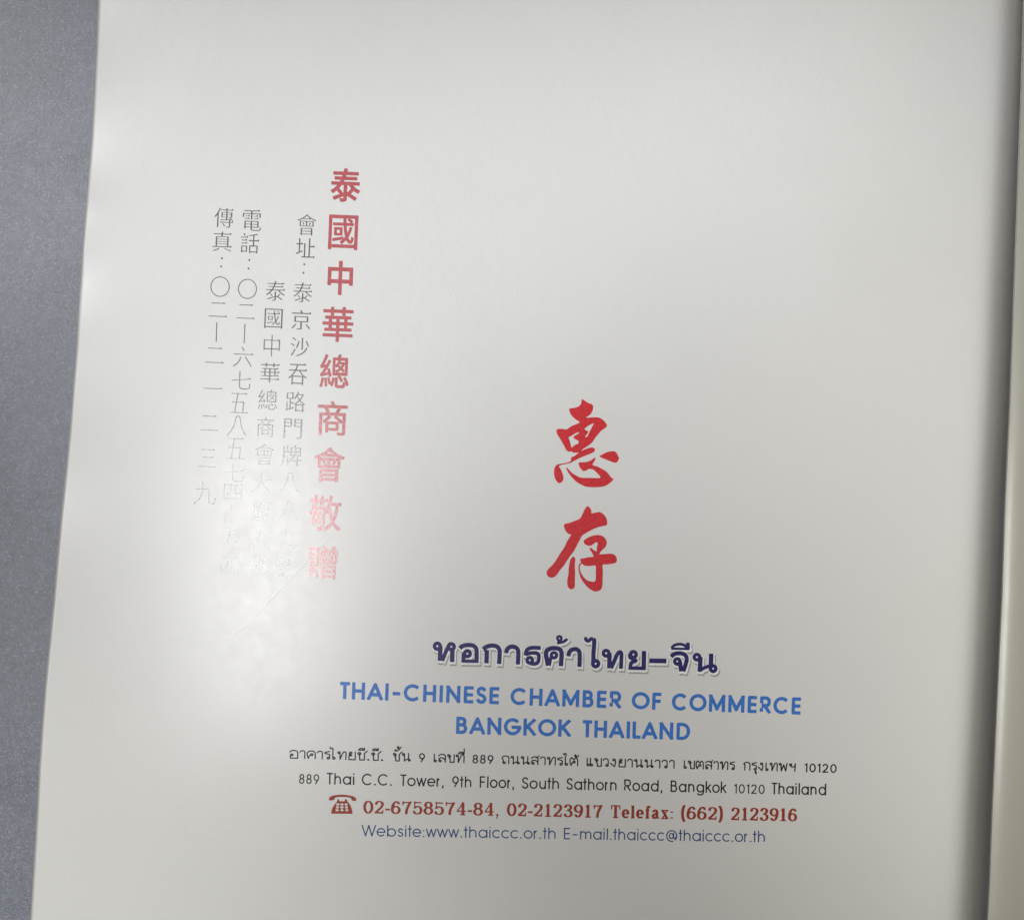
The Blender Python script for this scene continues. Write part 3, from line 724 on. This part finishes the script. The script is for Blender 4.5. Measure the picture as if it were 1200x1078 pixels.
# ------------------------------------------------------------------ 4. the navy Thai heading with white outline
def T10(ox): return lambda pts: [(500 + (x + ox) / 10.0, 730 + y / 10.0) for x, y in pts]
a, b, c = T10(0), T10(1100), T10(2200)
def ring(f, x, y, r, hw): return (f(arc(x, y, r, r, 0, 360, 22)), hw / 9.5, 'r')
def st_(f, pts, hw, cap='b', sm=True): return (f(spline(pts, 4) if sm and len(pts) > 2 else pts), hw / 9.1, cap)
TITLE = [
 [ring(a, 125, 270, 34, 20), st_(a, [(160, 270), (155, 441)], 24), st_(a, [(182, 441), (212, 365), (245, 290), (268, 252)], 20), ring(a, 288, 275, 34, 20), st_(a, [(302, 310), (297, 455)], 24)],
 [st_(a, [(388, 295), (420, 268), (480, 256), (540, 262), (577, 292), (585, 345), (583, 464)], 23), st_(a, [(408, 443), (605, 446)], 18), st_(a, [(430, 450), (434, 350)], 22), ring(a, 477, 357, 33, 20)],
 [st_(a, [(662, 308), (695, 280), (755, 263), (820, 272), (852, 310), (855, 370), (848, 478)], 23), st_(a, [(705, 315), (700, 470)], 24), st_(a, [(668, 318), (705, 320)], 13)],
 [st_(a, [(932, 352), (940, 312), (975, 280), (1025, 277), (1065, 305), (1074, 360), (1068, 484)], 23)],
 [st_(b, [(238, 291), (140, 288), (90, 302), (66, 335), (58, 378)], 21), st_(b, [(58, 368), (120, 350), (180, 350), (212, 372), (212, 425), (200, 462), (160, 477), (110, 470)], 20), ring(b, 108, 434, 32, 19)],
 [st_(b, [(322, 498), (310, 430), (298, 370), (308, 322), (350, 298), (400, 293), (455, 303), (480, 345), (478, 420), (472, 503)], 24), ring(b, 392, 375, 31, 18), st_(b, [(335, 498), (350, 425), (362, 390)], 18)],
 [ring(b, 455, 178, 24, 15), st_(b, [(478, 188), (462, 215), (430, 238)], 14), st_(b, [(430, 234), (490, 222), (525, 205), (548, 182)], 15)],
 [st_(b, [(562, 388), (572, 340), (605, 310), (655, 305), (688, 335), (693, 390), (690, 512)], 23)],
 [st_(b, [(762, 163), (768, 196), (795, 208), (825, 185), (850, 182)], 19), st_(b, [(850, 182), (864, 215), (856, 330), (852, 465)], 23), ring(b, 880, 474, 34, 21)],
 [ring(b, 1003, 352, 33, 19), st_(b, [(1043, 350), (1040, 528)], 24), st_(b, [(1060, 528), (1100, 440), (1130, 370), (1158, 340), (1180, 350), (1182, 400), (1176, 534)], 21)],
 [ring(c, 222, 367, 33, 20), st_(c, [(180, 360), (188, 405), (250, 438), (205, 460), (188, 500), (188, 535)], 20), st_(c, [(164, 525), (360, 530)], 19), st_(c, [(347, 325), (343, 546)], 24)],
 [st_(c, [(408, 440), (610, 443)], 25)],
 [st_(c, [(665, 395), (700, 362), (760, 352), (820, 366), (847, 410), (838, 470), (808, 566)], 22), ring(c, 737, 448, 31, 19), st_(c, [(765, 450), (785, 564)], 24)],
 [st_(c, [(664, 298), (880, 302)], 13), st_(c, [(668, 292), (705, 258), (770, 245), (825, 262), (850, 295)], 15), st_(c, [(862, 228), (862, 305)], 21)],
 [ring(c, 967, 398, 32, 19), st_(c, [(1008, 395), (1000, 570)], 24), st_(c, [(1000, 552), (1060, 520), (1130, 495)], 18), st_(c, [(1134, 357), (1130, 510)], 24), ring(c, 1157, 532, 32, 20)],
]
V, Fc = [], []; V2, F2 = [], []; V3, F3 = [], []
for gl in TITLE: strokes_mesh(gl, V, Fc, 0.34)
allst = [s for gl in TITLE for s in gl]
def chunk(level, shift, V, Fc):
    # one union over the whole heading so that neighbouring outlines merge
    xs = np.arange(500, 848, 0.5); ys = np.arange(736, 800, 0.5); G = np.stack(np.meshgrid(xs, ys), -1)
    D = np.full(G.shape[:-1], 1e9)
    for p, r, cap in allst:
        q = np.array(p); x0, x1 = q[:, 0].min() - 9, q[:, 0].max() + 9
        i0, i1 = np.searchsorted(xs, [x0, x1])
        D[:, i0:i1] = np.minimum(D[:, i0:i1], sd_path(G[:, i0:i1], p, r, cap))
    v, f = contour(D, xs + shift[0], ys + shift[1], level)
    V += v; Fc += f
chunk(1.35, (0.6, 1.3), V2, F2)
chunk(1.4, (1.6, 3.2), V3, F3)
print_mesh('heading_shadow_print', V3, F3, 'drop', lift=0.000012, label='soft grey printed edge under the white outline')
print_mesh('heading_outline', V2, F2, 'halo', lift=0.000024, label='white printed outline round the navy heading')
print_mesh('thai_heading', V, Fc, 'navy', lift=0.000038, label='bold navy Thai heading')

# ------------------------------------------------------------------ 5. Latin lines
V, Fc = set_text([('THAI-CHINESE', 398, 584.5), ('CHAMBER', 598, 727.5), ('OF', 740, 774.5), ('COMMERCE', 787, 938)], (402, 818.9, 936, 837.2), 20.2, 0.098, cell=0.36)
print_mesh('text_line', V, Fc, 'blue', label='first line of bold blue capitals')
V, Fc = set_text([('BANGKOK', 534.3, 668.7), ('THAILAND', 682.5, 808.5)], (536, 859.6, 800, 866.8), 20.2, 0.098, cell=0.36)
print_mesh('text_line', V, Fc, 'blue', label='second, shorter line of bold blue capitals')
V, Fc = set_text([('889', 350.3, 373.9, 11.6), ('Thai', 382.7, 415), ('C.C.', 423.8, 459.2), ('Tower,', 468.8, 520), ('9th', 529.7, 552.3, 13.0), ('Floor,', 562, 602.3), ('South', 611.4, 655),
                  ('Sathorn', 663.7, 722.5), ('Road,', 731.2, 776.1), ('Bangkok', 785.7, 851.1), ('10120', 860.3, 896, 11.0), ('Thailand', 904, 968)], (350, 918.0, 968, 931.6), 13.6, 0.062, cell=0.3)
print_mesh('text_line', V, Fc, 'black', label='black English address line')
V, Fc = set_text([('02-6758574-84,', 425.5, 584.5), ('02-2123917', 593.8, 706), ('Telefax:', 715, 788.8), ('(662)', 797.8, 847.2), ('2123916', 856.2, 934)], (430, 952.9, 934, 962.2), 15.2, 0.105, 'roman', hy=0.048, cell=0.3)
print_mesh('text_line', V, Fc, 'brick', label='brick red telephone number line')
V, Fc = set_text([('Website:www.thaiccc.or.th', 423.5, 651), ('E-mail.thaiccc@thaiccc.or.th', 660.7, 896.2)], (425, 979.4, 896, 986.6), 13.4, 0.054, cell=0.3)
print_mesh('text_line', V, Fc, 'web', label='thin blue website and e-mail line')

# ------------------------------------------------------------------ 6. the small Thai address line (letters with loops)
def lp(x, y, r=.115): return arc(x, y, r, r, 0, 360, 10)
TH = {
 'อ': (.76, [spline([(.0, .80), (.2, .97), (.45, 1), (.7, .90), (.76, .6), (.76, 0)]), [(.76, 0), (.06, 0), (.06, .42)], lp(.19, .43)]),
 'า': (.46, [spline([(0, .78), (.08, .94), (.24, 1), (.40, .94), (.46, .72), (.46, 0)])]),
 'ค': (.78, [spline([(.13, 0), (.0, .5), (.08, .86), (.4, 1), (.70, .88), (.78, .6), (.78, 0)]), lp(.45, .52), spline([(.13, 0), (.2, .3), (.35, .46)])]),
 'ร': (.48, [spline([(.48, 1), (.25, .93), (.05, .86), (.05, .72), (.3, .66), (.48, .54), (.48, .16)]), lp(.36, .12)]),
 'ไ': (.32, [[(.08, .12), (.08, 1.2)], spline([(.08, 1.2), (.07, 1.40), (-.06, 1.36), (-.18, 1.40), (-.18, 1.56)]), lp(.20, .12)]),
 'ใ': (.32, [[(.08, .12), (.08, 1.15)], spline([(.08, 1.15), (.17, 1.38), (.06, 1.54), (-.08, 1.50), (-.10, 1.40), (-.02, 1.38)]), lp(.20, .12)]),
 'ท': (.80, [lp(.12, .87), [(.23, .87), (.23, 0)], spline([(.23, 0), (.50, .82), (.66, 1), (.80, .84), (.80, 0)])]),
 'ย': (.68, [lp(.24, .87), spline([(.12, .85), (.10, .62), (.34, .55), (.10, .46), (.07, .3), (.07, 0)]), [(.07, 0), (.68, 0), (.68, 1)]]),
 'ข': (.62, [lp(.12, .87), spline([(.24, .87), (.30, .72), (.15, .57), (.26, .40), (.26, 0)]), [(.26, 0), (.66, 0), (.66, 1)]]),
 'ช': (.72, [lp(.12, .87), spline([(.24, .87), (.30, .72), (.15, .57), (.26, .40), (.26, 0)]), [(.26, 0), (.64, 0), (.64, .70)], spline([(.64, .6), (.64, .85), (.90, 1.16)])]),
 'ซ': (.74, [lp(.12, .82), spline([(.23, .82), (.2, .98), (.3, .80), (.16, .55), (.2, .4), (.2, 0)]), [(.2, 0), (.66, 0), (.66, .70)], spline([(.66, .6), (.66, .85), (.92, 1.16)])]),
 'น': (.80, [lp(.12, .87), [(.23, .87), (.23, 0)], spline([(.23, 0), (.42, .2), (.66, .28)]), [(.66, 1), (.66, .12)], lp(.74, .12, .1)]),
 'เ': (.26, [[(.06, 1), (.06, .12)], lp(.17, .12)]),
 'แ': (.58, [[(.06, 1), (.06, .12)], lp(.17, .12), [(.38, 1), (.38, .12)], lp(.49, .12)]),
 'ล': (.68, [lp(.17, .14), spline([(.06, .16), (.06, .44), (.28, .56), (.5, .48), (.68, .26)]), spline([(.02, .80), (.2, .98), (.5, .98), (.68, .8), (.68, 0)])]),
 'ส': (.70, [lp(.17, .14), spline([(.06, .16), (.06, .44), (.28, .56), (.5, .48), (.66, .26)]), spline([(.02, .80), (.2, .98), (.5, .96), (.66, .8), (.66, 0)]), [(.50, .88), (.78, 1.12)]]),
 'ถ': (.68, [lp(.22, .13), spline([(.09, .13), (.12, .5), (.02, .64), (.02, .82), (.2, .99), (.5, .98), (.68, .8), (.68, 0)])]),
 'ต': (.78, [spline([(.13, 0), (.0, .5), (.06, .88), (.20, 1), (.39, .76), (.58, 1), (.72, .88), (.78, .6), (.78, 0)]), lp(.42, .46), spline([(.13, 0), (.2, .26), (.33, .40)])]),
 'ว': (.50, [spline([(0, .78), (.1, .95), (.28, 1), (.46, .88), (.50, .6), (.49, .14)]), lp(.38, .12)]),
 'ง': (.56, [lp(.34, .87), spline([(.46, .87), (.50, .5), (.40, 0)]), [(.40, 0), (.0, .42)]]),
 'พ': (.90, [lp(.11, .87), [(.20, .82), (.24, 0), (.50, .80), (.72, 0), (.86, 1)]]),
 'ฯ': (.66, [lp(.12, .84), spline([(.22, .84), (.2, .58), (.42, .54), (.64, .80)]), [(.66, 1), (.60, 0)]]),
 'ก': (.68, [spline([(.0, .74), (.10, .92), (.35, 1), (.60, .92), (.68, .7), (.68, 0)]), spline([(0, .74), (.12, .66), (.12, 0)])]),
 '.': (.14, [lp(.07, .04, .05)]),
}
MARK = {   # right edge at 0
 'ี': [[(-.56, 1.16), (0, 1.16), (0, 1.44)], spline([(-.56, 1.16), (-.40, 1.36), (-.16, 1.34), (0, 1.18)])],
 'ั': [lp(-.40, 1.24, .08), spline([(-.32, 1.22), (-.22, 1.18), (.02, 1.40)])],
 '้': [lp(-.24, 1.66, .075), spline([(-.17, 1.62), (-.26, 1.50), (-.05, 1.50), (.10, 1.68)])],
 '่': [[(0, 1.54), (0, 1.80)]],
 'ุ': [lp(-.08, -.24, .06), [(0, -.2), (0, -.5)]],
}
def thai_word(txt, x0, x1, yb, V, Fc, slope, cap=10.4, hw=0.72):
    items = []; X = 0.0; prev = 0; up = False
    for ch in txt:
        if ch in MARK:
            dy = 0 if (ch not in '้่' or up) else -.36
            tall = base in 'ชซ' and ch in 'ีั'
            items += [[(p + prev - (.10 if tall else 0), q + dy + (.12 if tall or (up and base in 'ชซ') else 0)) for p, q in st] for st in MARK[ch]]
            if ch in 'ัี': up = True
            continue
        w, st = TH[ch]; up = False; base = ch
        items += [[(p + X, q) for p, q in s_] for s_ in st]
        prev = X + w; X += w + .23
    X = prev; m = hw; sx = (x1 - x0 - 2 * m) / X; sy = cap - 2 * m
    a_ = math.atan(slope); cs, sn = math.cos(a_), math.sin(a_)
    out = []
    for st in items:
        P = [(p * sx + m, q * sy + m) for p, q in st]
        out.append(([(x0 + p * cs + q * sn, yb + p * sn - q * cs) for p, q in P], hw, 'r'))
    # cut the word into strips so the distance grids stay small
    xs = np.arange(x0 - 4, x1 + 4, 0.3); ys = np.arange(yb - 1.95 * cap, yb + .75 * cap, 0.3)
    G = np.stack(np.meshgrid(xs, ys), -1); D = np.full(G.shape[:-1], 1e9)
    for p, r, cap_ in out:
        q = np.array(p); i0, i1 = np.searchsorted(xs, [q[:, 0].min() - 3, q[:, 0].max() + 3])
        D[:, i0:i1] = np.minimum(D[:, i0:i1], sd_path(G[:, i0:i1], p, r, cap_))
    v, f = contour(D, xs, ys); n0 = len(V); V += v; Fc += [tuple(k + n0 for k in g) for g in f]
V, Fc = [], []
bl = lambda x: 888.6 + (x - 340) * 0.0263
for t, xa, xb in (('อาคารไทยซี.ซี.', 338.8, 449.3), ('ชั้น', 460, 480.9), ('เลขที่', 507.3, 544.3), ('ถนนสาทรใต้', 587.5, 677.5), ('แขวงยานนาวา', 686.5, 790.5), ('เขตสาทร', 800.4, 861), ('กรุงเทพฯ', 870.7, 932.6)):
    thai_word(t, xa, xb, bl(xa), V, Fc, 0.0263)
v, f = set_text([('9', 490.8, 497.9), ('889', 553.5, 578.1), ('10120', 942.9, 980.3)], (340, 888.6, 940, 904.4), 10.5, 0.075, cell=0.3)
n0 = len(V); V += v; Fc += [tuple(k + n0 for k in g) for g in f]
print_mesh('text_line', V, Fc, 'black', label='black Thai address line')

# ------------------------------------------------------------------ 7. the little telephone symbol
xs = np.arange(382, 421, 0.3); ys = np.arange(928, 956, 0.3); G = np.stack(np.meshgrid(xs, ys), -1)
tp = lambda pts: [(380 + x / 10.0, 925 + y / 10.0) for x, y in pts]
hand = tp(spline([(55, 122), (60, 92), (95, 70), (150, 61), (215, 58), (275, 64), (335, 76), (368, 98), (374, 128), (345, 130), (322, 122), (315, 104), (285, 90), (215, 84), (150, 88), (125, 98), (115, 116), (88, 124)], 3, True))
body = tp([(155, 112), (172, 112), (178, 135), (238, 135), (244, 112), (262, 112), (272, 138), (300, 172), (318, 212), (330, 262), (330, 282), (80, 280), (82, 255), (100, 205), (125, 168), (148, 140)])
D = np.minimum(sd_poly(G, hand), sd_poly(G, body))
for r_ in range(3):
    for c_ in range(3):
        cx, cy = 158 + 49 * c_ + (c_ - 1) * r_ * 4, 172 + 34 * r_
        q = np.array(tp([(cx, cy)])[0]); d = np.abs(G - q) - (1.75, 1.15)
        D = np.maximum(D, -np.maximum(d[..., 0], d[..., 1]))
V, Fc = contour(D, xs, ys)
print_mesh('telephone_symbol', V, Fc, 'brick', label='small brick red desk telephone symbol')
